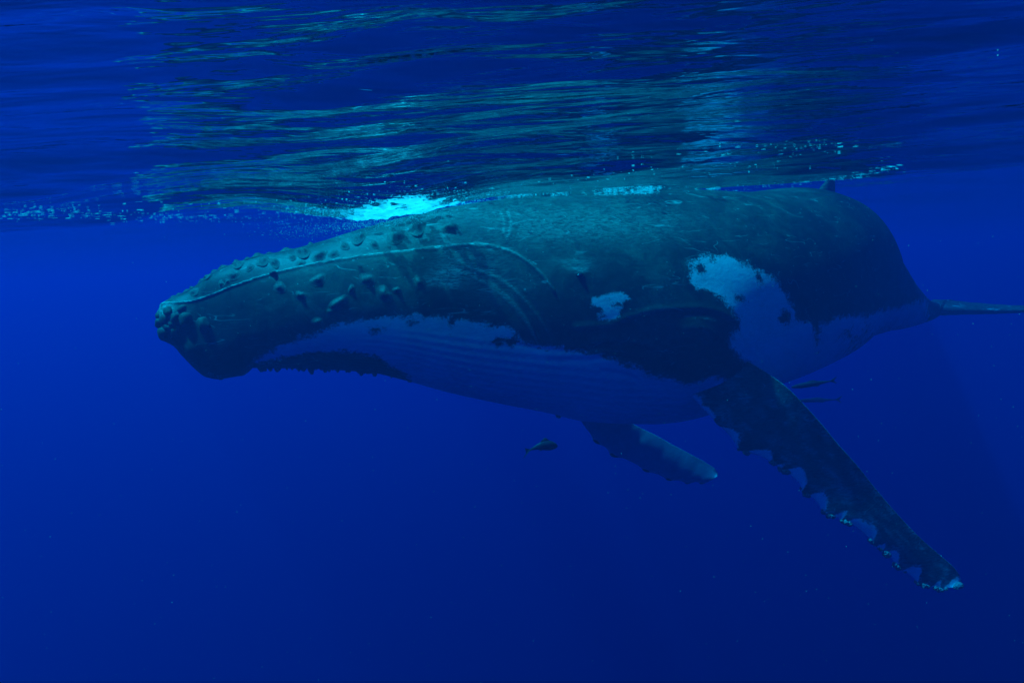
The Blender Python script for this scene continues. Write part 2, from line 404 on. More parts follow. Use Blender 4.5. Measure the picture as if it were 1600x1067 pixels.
# white pigment, in photograph pixels from the edge
THROAT = [(398, 563), (430, 545), (470, 528), (540, 505), (620, 493), (700, 495), (760, 506), (800, 515), (816, 532), (840, 541), (880, 546), (935, 556), (985, 569), (1030, 588), (1080, 596), (1130, 590), (1140, 720), (380, 720), (386, 590)]
CHIN_BAND = [(396, 566), (440, 560), (480, 551), (540, 549), (585, 556), (615, 572), (640, 592), (630, 640), (380, 620), (380, 572)]
FLANK = [(1078, 410), (1090, 402), (1130, 400), (1165, 411), (1200, 430), (1222, 447), (1236, 475), (1248, 500), (1275, 508), (1310, 497), (1350, 492), (1400, 481), (1448, 468), (1450, 520), (1300, 720), (1270, 720), (1205, 605), (1168, 566), (1138, 540), (1150, 515), (1156, 500), (1140, 476), (1112, 456), (1080, 442)]
SPOT = [(923, 462), (935, 466), (950, 455), (972, 455), (986, 467), (974, 474), (968, 496), (950, 503), (929, 500), (932, 490), (944, 486), (940, 480), (922, 480)]
wf = np.maximum(poly_sd(PX, PY, THROAT), np.maximum(poly_sd(PX, PY, FLANK), 2.2 * poly_sd(PX, PY, SPOT) - 2))
wf = np.minimum(wf, -1.3 * poly_sd(PX, PY, CHIN_BAND))
for (x, y, rx, ry) in [(1093, 420, 6, 5), (1226, 497, 8, 9), (1276, 512, 5, 22), (1187, 436, 3, 7),
                       (1112, 405, 6, 4), (592, 515, 9, 5), (651, 503, 7, 3), (706, 500, 3, 9), (778, 532, 7, 6), (798, 533, 10, 3), (1155, 465, 5, 3),
                       (930, 494, 8, 4), (966, 476, 7, 5)]:
    wf = np.minimum(wf, (np.hypot((PX - x) / rx, (PY - y) / ry) - 1) * min(rx, ry) * 1.2)
wf = np.minimum(wf, 40 - 37 * smooth(1225, 1330, PX) * smooth(440, 520, PY) + 0 * wf)
wf = np.clip(wf, -40, 40)
wf = np.where(PX > 1460, -40, wf)
wf = mirror(wf)
# paler skin: scuffs, fold lines, broad areas along head top and back
scuff_pale = 0.75 * np.exp(-(dl / 2.2) ** 2) * smooth(866, 700, PX * 1.0) + 0.75 * np.exp(-(seg_dist(PX, PY, LIP) / 2.2) ** 2) * 0.4
for (x, y, rx, ry, a) in [(700, 425, 26, 16, .8), (675, 440, 26, 8, .6), (260, 486, 16, 14, .9), (705, 445, 10, 6, .8), (905, 421, 14, 4, .9), (900, 410, 30, 8, .4), (640, 330, 120, 14, .35),
                          (560, 370, 120, 12, .25), (690, 375, 12, 20, .4), (740, 410, 60, 30, .25), (960, 350, 140, 30, .35), (830, 350, 90, 30, .25), (400, 405, 80, 10, .3), (780, 450, 60, 30, .2)]:
    scuff_pale = scuff_pale + a * np.exp(-(((PX - x) / rx) ** 2 + ((PY - y) / ry) ** 2))
for g in GRO: scuff_pale = scuff_pale + 0.35 * np.exp(-(seg_dist(PX, PY, spl(g)) / 1.8) ** 2)
for g in FOLD: scuff_pale = scuff_pale + 0.18 * np.exp(-(seg_dist(PX, PY, spl(g)) / 3) ** 2)
for g in [[(782, 332), (788, 345), (786, 362)], [(794, 331), (798, 350), (792, 374)]]: scuff_pale = scuff_pale + 0.6 * np.exp(-(seg_dist(PX, PY, spl(g)) / 2.0) ** 2)
scuff_pale = mirror(np.clip(scuff_pale, 0, 1))

def closed_tube(P, extra):                            # grid of rings -> closed mesh with end fans; extra = list of per-vertex grids
    nr, nc = P.shape[:2]
    V = np.concatenate([P.reshape(-1, 3), P[0].mean(0)[None], P[-1].mean(0)[None]])
    q = grid_faces(nr, nc)
    j = np.arange(nc); j2 = (j + 1) % nc
    tri0 = np.stack([np.full(nc, nr * nc), j2, j], -1)
    tri1 = np.stack([np.full(nc, nr * nc + 1), (nr - 1) * nc + j, (nr - 1) * nc + j2], -1)
    Ft = np.concatenate([q[:, [0, 1, 2]], q[:, [0, 2, 3]], tri0, tri1])
    a = V[Ft[:, 0]]; b = V[Ft[:, 1]]; c = V[Ft[:, 2]]
    if np.einsum('ij,ij->i', a - V.mean(0), np.cross(b - V.mean(0), c - V.mean(0))).sum() < 0: Ft = Ft[:, ::-1]
    ex = [np.concatenate([g.reshape(-1), [g[0].mean(), g[-1].mean()]]) for g in extra]
    return V, Ft, ex
def tube_mesh(name, P, wf, sc, tone=None):
    if tone is None: tone = np.full(P.shape[:2], 0.38)
    V, Ft, (a, b, tn) = closed_tube(P, [wf, sc, tone])
    me = mesh_np(name, V, Ft, M_SKIN)
    for nm, d in (('white_field', a), ('scuff_pale', b), ('tone', tn)):
        at_ = me.attributes.new(nm, 'FLOAT', 'POINT'); at_.data.foreach_set('value', d.astype(np.float32))
    return me
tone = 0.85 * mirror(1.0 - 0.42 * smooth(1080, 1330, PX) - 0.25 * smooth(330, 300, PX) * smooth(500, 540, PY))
body_me = tube_mesh('body', P, wf, scuff_pale, tone)

# ------------------------------------------------------------------ whale: fins, lofted as thin foils
def resample(pts, n):
    p = np.array(spl(pts, 400)); d = np.concatenate([[0], np.cumsum(np.hypot(*np.diff(p, axis=0).T))])
    u = np.linspace(0, d[-1], n); return np.stack([np.interp(u, d, p[:, 0]), np.interp(u, d, p[:, 1])], -1)
def foil(L3, T3, thick, M=44, base=None):
    """L3, T3: (n,3) leading and trailing edges; thick: (n,) relative thickness."""
    n = len(L3); B3 = L3 if base is None else base; mid = (B3 + T3) / 2
    span = np.gradient(mid, axis=0); span /= np.linalg.norm(span, axis=1)[:, None] + 1e-9
    ch = T3 - L3; cl = np.linalg.norm(ch, axis=1)
    cb = np.linalg.norm(T3 - B3, axis=1); nor = np.cross(T3 - B3, span); nor /= np.linalg.norm(nor, axis=1)[:, None] + 1e-9
    a = np.arange(M) / M * 2 * math.pi
    c = (1 - np.cos(a)) / 2
    y = 5 * (.2969 * np.sqrt(c) - .126 * c - .3516 * c ** 2 + .2843 * c ** 3 - .1015 * c ** 4) + 0.02 * np.sin(np.pi * c)
    y = y * np.where(a < math.pi, 1, -1)
    G = L3[:, None] + ch[:, None] * c[None, :, None] + nor[:, None] * (y[None, :] * (thick * cb)[:, None])[..., None]
    return G, c, a
# near (left) flipper
NF = 190
lead = [(1040, 555), (1058, 592), (1080, 618), (1105, 645), (1128, 668), (1150, 690), (1178, 708), (1212, 724), (1246, 752), (1285, 792), (1330, 818), (1368, 848), (1405, 882), (1440, 910), (1475, 919), (1500, 914)]
trail = [(1118, 528), (1140, 546), (1166, 563), (1196, 581), (1228, 604), (1258, 634), (1285, 664), (1308, 692), (1340, 728), (1372, 768), (1405, 806), (1440, 842), (1470, 868), (1492, 888), (1501, 902), (1503, 908), (1502, 912)]
Lp, Tp = resample(lead, NF), resample(trail, NF)
def bumps(Lp, Tp, kn):
    dirs = Lp - Tp; dirs /= np.linalg.norm(dirs, axis=1)[:, None] + 1e-9
    off = np.zeros(len(Lp)); kb = np.zeros(len(Lp))
    for (x, y, r, a) in kn:
        g = np.exp(-((Lp[:, 0] - x) ** 2 + (Lp[:, 1] - y) ** 2) / r ** 2); off += a * g; kb = np.maximum(kb, g)
    return off, kb
KN = [(1092, 640, 6, 2), (1118, 664, 8, 3), (1160, 702, 15, 9), (1208, 726, 10, 4), (1222, 734, 7, 5), (1258, 768, 9, 9), (1293, 803, 13, 11), (1318, 814, 7, 6), (1366, 850, 10, 8), (1381, 862, 6, 3), (1406, 886, 11, 8), (1438, 910, 8, 7), (1452, 914, 5, 3), (1470, 920, 6, 4), (1496, 917, 6, 4)]
off1, kb = bumps(Lp, Tp, KN)
tt = np.linspace(0, 1, NF)
yl = pchip([0, .1, .25, .6, 1], [5.62, 5.47, 5.42, 5.45, 5.62], tt); yt = pchip([0, .05, .12, .25, .6, 1], [5.64, 5.56, 5.50, 5.47, 5.56, 5.68], tt)
B3, T3 = at(Lp[:, 0], Lp[:, 1], yl), at(Tp[:, 0], Tp[:, 1], yt)
def push(B3, T3, off):
    u_ = B3 - T3; u_ = u_ / (np.linalg.norm(u_, axis=1)[:, None] + 1e-9)
    return B3 + u_ * (off * B3[:, 1] / F)[:, None]
L3 = push(B3, T3, off1)
tk_ = pchip([0, .15, .5, .9, 1], [.16, .10, .08, .08, .05], tt)
G, cc, aa = foil(L3, T3, tk_, base=B3)
if ((G[80, 11] - G[80, 33]) @ (CAMP - G[80, 11])) < 0: upper = aa > math.pi
else: upper = aa < math.pi
gx_, gy_, _ = proj(G)
chpx = np.linalg.norm(Lp - Tp, axis=1)
dlead = cc[None] * chpx[:, None]                      # pixels behind the leading edge
wl_ = (17 - dlead) * 1.6 - 34 * kb[:, None] + 4 * np.sin(tt * 46)[:, None] + 8 * smooth(.9, 1, tt)[:, None] - 30 * smooth(.34, .2, tt)[:, None] * 0.5
fwf = np.where(upper[None], wl_, 18 - 8 * np.sin(tt * 25)[:, None] + 0 * dlead)
fsc = 1.0 * np.clip(0.46 + 0.30 * smooth(.3, 0, tt)[:, None] + 0.25 * np.exp(-((cc[None] - .42) / .12) ** 2) * smooth(.75, .3, tt)[:, None]
              + 0.4 * smooth(.6, 1, tt)[:, None] * np.exp(-((cc[None] - .8) / .2) ** 2) + 0 * dlead, 0, 1)
rf = np.random.default_rng(21); blot = np.zeros_like(fsc)
for _ in range(90):
    t0, c0 = rf.uniform(0, 1), rf.uniform(.08, 1); st_, sc0 = rf.uniform(.008, .035), rf.uniform(.02, .09)
    cs_ = c0 + (tt[:, None] - t0) * rf.uniform(-.6, .6)
    blot = np.maximum(blot, rf.uniform(.4, 1) * np.exp(-((tt[:, None] - t0) / st_) ** 2 - ((cc[None] - cs_) / sc0) ** 2))
fsc = np.clip(fsc * .45 + blot * .85, 0, 1)
flip_near = tube_mesh('flipper', G, np.clip(fwf, -40, 40), fsc)
G_NEAR = G
# far (right) flipper
lead2 = [(868, 590), (890, 630), (915, 668), (935, 690), (962, 708), (1000, 728), (1040, 745), (1075, 752), (1105, 752), (1121, 744)]
trail2 = [(950, 580), (962, 622), (975, 652), (1000, 668), (1025, 680), (1050, 694), (1080, 710), (1102, 722), (1118, 733), (1122, 739)]
Lp2, Tp2 = resample(lead2, 110), resample(trail2, 110)
off2, kb2 = bumps(Lp2, Tp2, [(932, 690, 9, 6), (962, 708, 10, 9), (1010, 734, 9, 5), (1046, 748, 8, 5), (1076, 753, 7, 5), (1098, 753, 6, 5)])
t2 = np.linspace(0, 1, 110)
y2l = pchip([0, .3, 1], [6.9, 7.25, 7.75], t2); y2t = pchip([0, .3, 1], [7.0, 7.45, 7.8], t2)
B32, T32 = at(Lp2[:, 0], Lp2[:, 1], y2l), at(Tp2[:, 0], Tp2[:, 1], y2t)
G2, c2, a2 = foil(push(B32, T32, off2), T32, pchip([0, .3, 1], [.2, .17, .10], t2), base=B32)
w2 = 40 - 60 * kb2[:, None] * smooth(.12, .02, c2)[None] + 0 * c2[None]
flip_far = tube_mesh('flipper', G2, np.clip(w2, -40, 40), np.zeros_like(w2), np.full_like(w2, .17))
# flukes
ft = plan(np.array([SLEN - .25]))[0]; bdir = tan[-20]; ndir = nl[-20]
def fluke(side):
    n = 90; t = np.linspace(0, 1, n)
    sp = pchip([0, .12, .5, .85, 1], [-.10, .15, .95, 1.62, 1.85], t)
    le = pchip([0, .12, .5, .85, 1], [-.42, -.34, .06, .52, .80], t)
    te = pchip([0, .12, .5, .85, 1], [.50, .56, .66, .76, .83], t) + 0.018 * np.sin(t * 55) * (t > .1)
    zl = -1.50 + pchip([0, .5, 1], [0, -.04, -.02], t)
    base = np.array([*ft, 0.0])
    b3 = np.array([*bdir, 0.0]); n3 = np.array([*ndir, 0.0]) * side
    L = base + sp[:, None] * n3 + le[:, None] * b3; T = base + sp[:, None] * n3 + te[:, None] * b3
    L[:, 2] = zl - 0.015; T[:, 2] = zl + 0.015
    return foil(L, T, pchip([0, .3, 1], [.26, .19, .11], t), 32)[0]
flukes = []
for sd in (1, -1):
    g = fluke(sd); flukes.append(tube_mesh('fluke', g, np.full(g.shape[:2], -9.0), np.full(g.shape[:2], .10)))
# dorsal fin
sd_ = 7.35
fb = plan(np.array([sd_]))[0]; fb_t = plan(np.array([sd_ + .01]))[0] - fb; fb_t /= np.linalg.norm(fb_t)
t = np.linspace(0, 1, 50)
hz = 0.05 - 0.22 + t * 0.56
le = pchip([0, .5, .85, 1], [-.60, -.30, .02, .16], t); te = pchip([0, .4, .8, 1], [.46, .24, .24, .26], t)
L = np.column_stack([fb + le[:, None] * fb_t, hz]); T = np.column_stack([fb + te[:, None] * fb_t, hz])
dorsal = tube_mesh('dorsal', foil(L, T, np.full(50, .22), 32)[0], np.full((50, 32), -30.0), np.full((50, 32), .15))

# ------------------------------------------------------------------ one continuous body mesh
whale = bpy.data.objects.new('humpback_whale', None); C.objects.link(whale)
whale.location = (0.9, 6.2, -1.0)
tag(whale, 'huge dark humpback whale with white throat and flank patch gliding below the surface', 'whale')
def put(o):
    o.parent = whale; o.matrix_parent_inverse = Matrix.Translation(-whale.location)
body = link('body', body_me)
tmp = [link('tmp', m) for m in (flip_near, flip_far, *flukes, dorsal)]
for o_ in tmp:
    md = body.modifiers.new('join', 'BOOLEAN'); md.operation = 'UNION'; md.object = o_
    try: md.solver = 'MANIFOLD'
    except Exception: md.solver = 'EXACT'
dg = bpy.context.evaluated_depsgraph_get()
res = bpy.data.meshes.new_from_object(body.evaluated_get(dg), preserve_all_data_layers=True, depsgraph=dg)
body.modifiers.clear()
print('BOOLEAN', len(body_me.vertices), '->', len(res.vertices), [a.name for a in res.attributes])
res.polygons.foreach_set('use_smooth', np.ones(len(res.polygons), bool))
body.data = res; res.name = 'body'
for o_ in tmp: bpy.data.objects.remove(o_)
put(body)

# ------------------------------------------------------------------ tubercles, barnacles, eye
near = slice(0, NT // 2 + 1)
fx, fy, fd = PX[:, near].ravel(), PY[:, near].ravel(), PD[:, near].ravel()
fP, fN = P[:, near].reshape(-1, 3), N[:, near].reshape(-1, 3)
vis = np.einsum('ij,ij->i', fN, CAMP - fP) > -0.4
def on_body(px, py):
    d = np.hypot(fx - px, fy - py) + np.where(vis, 0, 50)
    i = np.argmin(d); return fP[i], fN[i], fd[i]
def frame(nrm, spin=0.0):
    z = Vector(nrm).normalized(); x = Vector((0, 0, 1)).cross(z)
    if x.length < 1e-3: x = Vector((1, 0, 0))
    x.normalize(); y = z.cross(x)
    m = Matrix((x, y, z)).transposed()
    return (m @ Matrix.Rotation(spin, 3, 'Z')).to_4x4()
def lump_mesh(name, mat, seed, sub=3, rough=0.12):
    bm = bmesh.new(); bmesh.ops.create_icosphere(bm, subdivisions=sub, radius=1.0)
    r = random.Random(seed); ph = [(r.uniform(2, 5), r.uniform(0, 6)) for _ in range(6)]
    for v_ in bm.verts:
        c = v_.co
        q = sum(math.sin(ph[i][0] * (c.x, c.y, c.z, c.x + c.y, c.y - c.z, c.z + c.x)[i] + ph[i][1]) for i in range(6)) / 6
        c *= 1 + rough * q
        c.z *= 0.75
        fl = 1 + 0.35 * max(0, 0.1 - c.z)              # flared base
        c.x *= fl; c.y *= fl
    for f_ in bm.faces: f_.smooth = True
    me = bpy.data.meshes.new(name); bm.to_mesh(me); bm.free(); me.materials.append(mat); return me
def swell_mesh(seed):
    r = random.Random(seed); nr_, na = 9, 20; ph = [r.uniform(0, 6.28) for _ in range(4)]
    V = [(0, 0, 1.0)]
    for i in range(1, nr_ + 1):
        q = 1.5 * i / nr_
        for j in range(na):
            a = j / na * 2 * math.pi
            k = 1 + .16 * math.sin(2 * a + ph[0]) + .08 * math.sin(3 * a + ph[1]) + .05 * math.sin(5 * a + ph[2])
            h = math.exp(-(q / .80) ** 2.4) + .07 * math.sin(a * 2 + q * 4 + ph[3]) * math.exp(-(q - .4) ** 2 * 4)
            V.append((q * k * math.cos(a) * (1 if q < 1.4 else 1.02), q * k * math.sin(a), h - .14 * (q / 1.5) ** 4))
    Ff = [(0, 1 + j, 1 + (j + 1) % na) for j in range(na)]
    Fq = [(1 + (i - 1) * na + j, 1 + i * na + j, 1 + i * na + (j + 1) % na, 1 + (i - 1) * na + (j + 1) % na) for i in range(1, nr_) for j in range(na)]
    me = bpy.data.meshes.new('tubercle'); me.from_pydata(V, [], Ff + Fq); me.materials.append(M_SKIN); me.update()
    q_ = np.array([math.hypot(v_[0], v_[1]) for v_ in V])
    for nm, d in (('white_field', np.full(len(V), -40.0)), ('scuff_pale', .12 + 0 * q_), ('tone', .75 + .25 * smooth(.5, 1.2, q_))):
        at_ = me.attributes.new(nm, 'FLOAT', 'POINT'); at_.data.foreach_set('value', d.astype(np.float32))
    for p_ in me.polygons: p_.use_smooth = True
    return me
TUBM = [swell_mesh(i) for i in range(5)]
KNOBM = [lump_mesh('tubercle', M_TUB, i, 3, 0.22) for i in range(4)]
TUB = [(264, 470, 4), (270, 462, 5), (277, 455, 5), (288, 448, 5), (297, 447, 5), (303, 456, 7), (312, 434, 6), (323, 433, 7), (347, 416, 7), (369, 406, 7), (372, 414, 8), (366, 430, 8), (345, 444, 5), (315, 467, 5),
       (401, 397, 8), (411, 409, 8), (430, 411, 8), (447, 391, 9), (473, 394, 11), (500, 401, 9), (522, 397, 7), (561, 372, 11), (621, 371, 12), (652, 356, 12), (703, 357, 12),
       (438, 449, 8), (498, 437, 9), (573, 436, 9), (530, 473, 11), (601, 460, 10), (656, 441, 8), (497, 505, 7), (575, 400, 5),
       (247, 493, 7), (248, 505, 8), (255, 522, 12), (272, 498, 8), (270, 506, 7), (291, 500, 12), (274, 519, 9), (318, 508, 12), (284, 482, 7), (262, 486, 8), (255, 500, 8), (262, 512, 8)]
py_top = lambda x: float(np.interp(x, [q[0] for q in TOP], [q[1] for q in TOP]))
TUB += [(420, 392, 6), (385, 401, 6), (458, 402, 5), (485, 379, 6), (334, 424, 5), (390, 418, 5), (540, 385, 6), (595, 352, 7), (585, 382, 6), (425, 425, 4), (470, 412, 5), (355, 440, 4), (620, 452, 5), (550, 452, 5), (470, 462, 6), (515, 488, 5)]
for k_, (x, y, r) in enumerate(TUB):
    p, nn, d = on_body(x, y)
    rr = r * d / F * (1.1 if x < 330 and y > 475 else .92)
    tip = x < 330 and y > 475
    o_ = link('tubercle', KNOBM[k_ % 4] if tip else TUBM[k_ % 5])
    if tip: o_.matrix_world = Matrix.Translation(Vector(p) - Vector(nn) * rr * .15) @ frame(nn, k_ * 1.7) @ Matrix.Diagonal((rr, rr * .9, rr * .95, 1))
    else: o_.matrix_world = Matrix.Translation(Vector(p) + Vector(nn) * .003) @ frame(nn, k_ * 1.7) @ Matrix.Diagonal((rr, rr * (.75 + .07 * (k_ % 4)), rr * (.38 + .06 * (k_ % 5)), 1))
    mw = o_.matrix_world.copy(); o_.parent = whale; o_.matrix_parent_inverse = Matrix.Translation(-whale.location); o_.matrix_basis = mw

def barnacle_mesh(seed):
    bm = bmesh.new(); r = random.Random(seed); n = 8
    rings = [(1.0, -0.3), (0.95, 0.2), (0.62, 0.85), (0.42, 1.0), (0.30, 0.6)]
    vs = []
    for (rad, z) in rings:
        vs.append([bm.verts.new((rad * math.cos(i / n * 6.283) * r.uniform(.85, 1.1), rad * math.sin(i / n * 6.283) * r.uniform(.85, 1.1), z * r.uniform(.9, 1.1))) for i in range(n)])
    for a, b in zip(vs[:-1], vs[1:]):
        for i in range(n): bm.faces.new((a[i], a[(i + 1) % n], b[(i + 1) % n], b[i]))
    bm.faces.new(vs[-1]); bm.faces.new(vs[0][::-1])
    bmesh.ops.recalc_face_normals(bm, faces=bm.faces)
    me = bpy.data.meshes.new('barnacle'); bm.to_mesh(me); bm.free(); me.materials.append(M_BARN); return me
BM_ = [barnacle_mesh(i) for i in range(5)]
def barnacle(p, nn, rr, k_, stretch=1.0):
    o_ = link('barnacle', BM_[k_ % 5])
    mw = Matrix.Translation(Vector(p)) @ frame(nn, k_ * 2.1) @ Matrix.Diagonal((rr, rr, rr * stretch, 1))
    o_.parent = whale; o_.matrix_parent_inverse = Matrix.Translation(-whale.location); o_.matrix_basis = mw
rb = random.Random(3); kk_ = 0
# fringe under the jaw
allP, allN = P.reshape(-1, 3), N.reshape(-1, 3); ax, ay, ad = PX.ravel(), PY.ravel(), PD.ravel()
for cx, cn, cs in [(405, 3, 4), (421, 5, 5), (437, 3, 3), (452, 9, 6), (473, 7, 5), (492, 4, 4), (521, 10, 6), (541, 5, 5), (563, 4, 3), (575, 6, 3), (586, 2, 2), (504, 2, 3), (612, 1, 1)]:
  for i in range(cn):
    x = rb.gauss(cx, cs)
    idx = np.nonzero(np.abs(ax - x) < 2.0)[0]; j = idx[np.argmax(ay[idx])]
    nn = allN[j] * 0.4 + np.array([rb.uniform(-.8, .8), rb.uniform(-.7, .3), -1.0])
    barnacle(allP[j] + np.array([0, rb.uniform(-.07, .02), .008]), nn, .006 + .020 * rb.random() ** 2, kk_, rb.uniform(.6, 1.9)); kk_ += 1
# lower lip of the jaw and flipper knobs
for (x, y) in [(424, 566), (640, 594), (872, 655), (330, 584), (345, 588)]:
    p, nn, d = on_body(x, y); barnacle(p, nn, rb.uniform(.02, .035), kk_, .7); kk_ += 1
for (x, y, r, a) in KN[2:]:
    i = int(np.argmin(np.hypot(gx_[:, 0] - x, gy_[:, 0] - y)))
    for q in range(5):
        ii = int(np.clip(i + rb.randint(-3, 3), 0, NF - 1)); jj = rb.choice([0, 1, 43, 42, 2])
        nn = G_NEAR[ii, 0] - G_NEAR[ii, 22]; nn = nn / np.linalg.norm(nn) + np.array([rb.uniform(-.4, .4) for _ in range(3)])
        barnacle(G_NEAR[ii, jj], nn, rb.uniform(.014, .030), kk_, rb.uniform(.6, 1.1)); kk_ += 1
# eye with its lids
p, nn, d = on_body(905, 430)
def ell(name, mat, rx, ry, rz, off, up=0.0):
    bm = bmesh.new(); bmesh.ops.create_uvsphere(bm, u_segments=20, v_segments=12, radius=1.0)
    for f_ in bm.faces: f_.smooth = True
    me = bpy.data.meshes.new(name); bm.to_mesh(me); bm.free(); me.materials.append(mat)
    o_ = link(name, me)
    fr_ = frame(nn)
    mw = Matrix.Translation(Vector(p) + Vector(nn) * off + Vector((0, 0, up))) @ fr_ @ Matrix.Diagonal((rx, ry, rz, 1))
    o_.parent = whale; o_.matrix_parent_inverse = Matrix.Translation(-whale.location); o_.matrix_basis = mw
    return o_
ell('eye', M_EYE, .022, .016, .014, 0.0, .004)
ell('eyelid', M_TUB, .034, .006, .005, -.001, .019)
ell('eyelid', M_TUB, .03, .006, .005, -.001, -.013)

# ------------------------------------------------------------------ fish following the whale
def fish_mesh(name, mat, length, h, w, tail=0.22, dors=0.5, bend=0.0):
    """Slender fish along +x, head first: lofted body plus tail, dorsal and belly fins."""
    bm = bmesh.new()
    xs = [0.5, .47, .40, .28, .12, -.05, -.2, -.32, -.40]; hh = [.05, .32, .62, .9, 1.0, .85, .55, .28, .2]
    rings = []
    cen = lambda x: Vector((x * length, bend * length * max(0, .1 - x) ** 2 * 2, -abs(bend) * length * max(0, .1 - x) ** 2 * 3))
    for x, q in zip(xs, hh):
        c = cen(x)
        rings.append([bm.verts.new(c + Vector((0, w * q * math.cos(a), h * q * math.sin(a)))) for a in [i / 12 * 6.2832 for i in range(12)]])
    for a, b in zip(rings[:-1], rings[1:]):
        for i in range(12): bm.faces.new((a[i], a[(i + 1) % 12], b[(i + 1) % 12], b[i]))
    bm.faces.new(rings[0][::-1]); bm.faces.new(rings[-1])
    def fin(pts, th_=0.006):
        a = [bm.verts.new(Vector(q) + Vector((0, th_ * length, 0))) for q in pts]; b = [bm.verts.new(Vector(q) - Vector((0, th_ * length, 0))) for q in pts]
        bm.faces.new(a); bm.faces.new(b[::-1])
        for i in range(len(pts)): bm.faces.new((a[i], b[i], b[(i + 1) % len(pts)], a[(i + 1) % len(pts)]))
    t0 = cen(-.38); t1 = cen(-.5)
    T = tail * length
    fin([t0 + Vector((0, 0, h * .2)), t1 + Vector((-.02 * length, 0, T * .5)), t1 + Vector((.05 * length, 0, 0)), t1 + Vector((-.02 * length, 0, -T * .5)), t0 + Vector((0, 0, -h * .2))])
    fin([(.22 * length, 0, h * .8), (.05 * length, 0, h * (1 + dors)), (-.02 * length, 0, h * (1 + dors * .7)), (-.12 * length, 0, h * .5)])
    fin([(.05 * length, 0, -h * .8), (-.08 * length, 0, -h * (1 + dors * .6)), (-.16 * length, 0, -h * .5)])
    bmesh.ops.recalc_face_normals(bm, faces=bm.faces)
    for f_ in bm.faces: f_.smooth = len(f_.verts) == 4
    me = bpy.data.meshes.new(name); bm.to_mesh(me); bm.free(); me.materials.append(mat); return me
def place_fish(name, me, a, b, label):
    """a = head point, b = tail point."""
    a, b = Vector(a), Vector(b); x = (a - b).normalized(); y = Vector((0, 0, 1)).cross(x).normalized(); z = x.cross(y)
    o_ = link(name, me); o_.matrix_world = Matrix.Translation((a + b) / 2) @ Matrix((x, y, z)).transposed().to_4x4()
    return tag(o_, label, 'fish')
a, b = at(871, 697, 7.6), at(827, 693, 7.5); ln = float(np.linalg.norm(a - b))
place_fish('small_fish', fish_mesh('small_fish', M_FISH, ln * 1.02, ln * .17, ln * .09, .34, .45, .35), a, b, 'small dark hump backed fish alone below the whale belly')
a, b = at(1236, 605, 9.8), at(1306, 594, 10.0); ln = float(np.linalg.norm(a - b))
place_fish('remora', fish_mesh('remora', M_FISH, ln, ln * .055, ln * .05, .13, .3), a, b, 'slender dark fish trailing behind the near flipper, upper of two')
a, b = at(1244, 626, 13.0), at(1314, 624, 13.3); ln = float(np.linalg.norm(a - b))
place_fish('remora', fish_mesh('remora_pale', M_FISH, ln, ln * .04, ln * .04, .13, .3), a, b, 'faint pale slender fish trailing behind the near flipper, lower of two')

# ------------------------------------------------------------------ foam, bubbles and drifting specks
ICO = None
def ico():
    global ICO
    if ICO is None:
        bm = bmesh.new(); bmesh.ops.create_icosphere(bm, subdivisions=1, radius=1.0)
        bm.verts.ensure_lookup_table()
        ICO = (np.array([v_.co[:] for v_ in bm.verts]), np.array([[v_.index for v_ in f_.verts] for f_ in bm.faces])); bm.free()
    return ICO
def blobs(name, cen, rad, mat):
    """cen (n,3), rad (n,3): many small ellipsoids in one mesh."""
    V, Fi = ico(); n = len(cen)
    A = cen[:, None] + V[None] * rad[:, None]
    Fa = (Fi[None] + np.arange(n)[:, None, None] * len(V)).reshape(-1, 3)
    return mesh_np(name, A.reshape(-1, 3), Fa, mat)
def to_sea(px, py):
    """where the line of sight through a photograph point meets the sea surface"""
    d = ray(px, py); d = d / np.linalg.norm(d, axis=-1, keepdims=True)
    px = np.asarray(px); t = np.full(px.shape, 0.6); hit = np.zeros(px.shape, bool)
    for _ in range(260):
        Q = CAMP + d * t[..., None]
        below = Q[..., 2] < sea_z(Q[..., 0], Q[..., 1]) - 0.004
        t = np.where(~hit & below, t * 1.012 , t); hit |= ~below
        if hit.all(): break
    return CAMP + d * t[..., None], hit
cen, rad = [], []
def sprinkle(poly_line, n, spread, rmin, rmax, stretch=3.0, lift=0.0):
    q = np.array(spl(poly_line, 200)); i = rng.integers(0, len(q), n)
    x = q[i, 0] + rng.normal(0, spread[0], n); y = q[i, 1] + rng.normal(0, spread[1], n)
    Q, hit = to_sea(x, y)
    Q = Q[hit]; n = len(Q)
    r = rmin + (rmax - rmin) * rng.random(n) ** 3
    Q[:, 2] -= lift * rng.random(n)
    cen.append(Q); rad.append(np.stack([r * rng.uniform(1, stretch, n), r * rng.uniform(.6, 1.2, n), r * .4], -1))
sprinkle([(0, 338), (60, 335), (150, 338), (230, 340), (330, 344), (420, 346), (470, 352)], 900, (14, 5), .001, .0042, 9)
sprinkle([(20, 330), (120, 330), (260, 322), (420, 322), (520, 315)], 220, (25, 5), .001, .0035, 7)
sprinkle([(430, 346), (470, 338), (510, 332), (540, 326), (560, 318)], 700, (12, 8), .0015, .006, 4)
sprinkle([(640, 318), (720, 308), (800, 318), (880, 322), (960, 322)], 800, (20, 8), .0012, .004, 5)
sprinkle([(700, 325), (760, 326), (820, 328), (900, 326), (1000, 322)], 500, (14, 3), .0012, .0045, 6)
sprinkle([(990, 322), (1030, 320), (1070, 316), (1110, 306), (1160, 298), (1200, 290)], 900, (10, 4), .0015, .008, 6)
sprinkle([(1200, 292), (1260, 286), (1310, 281), (1360, 270), (1400, 262)], 260, (12, 2.5), .0015, .006, 10)
sprinkle([(1090, 240), (1170, 236), (1260, 232), (1300, 230)], 110, (25, 6), .001, .004, 8)
sprinkle([(850, 290), (960, 272), (1040, 262), (1140, 262), (1240, 258)], 160, (25, 7), .0015, .004, 4)
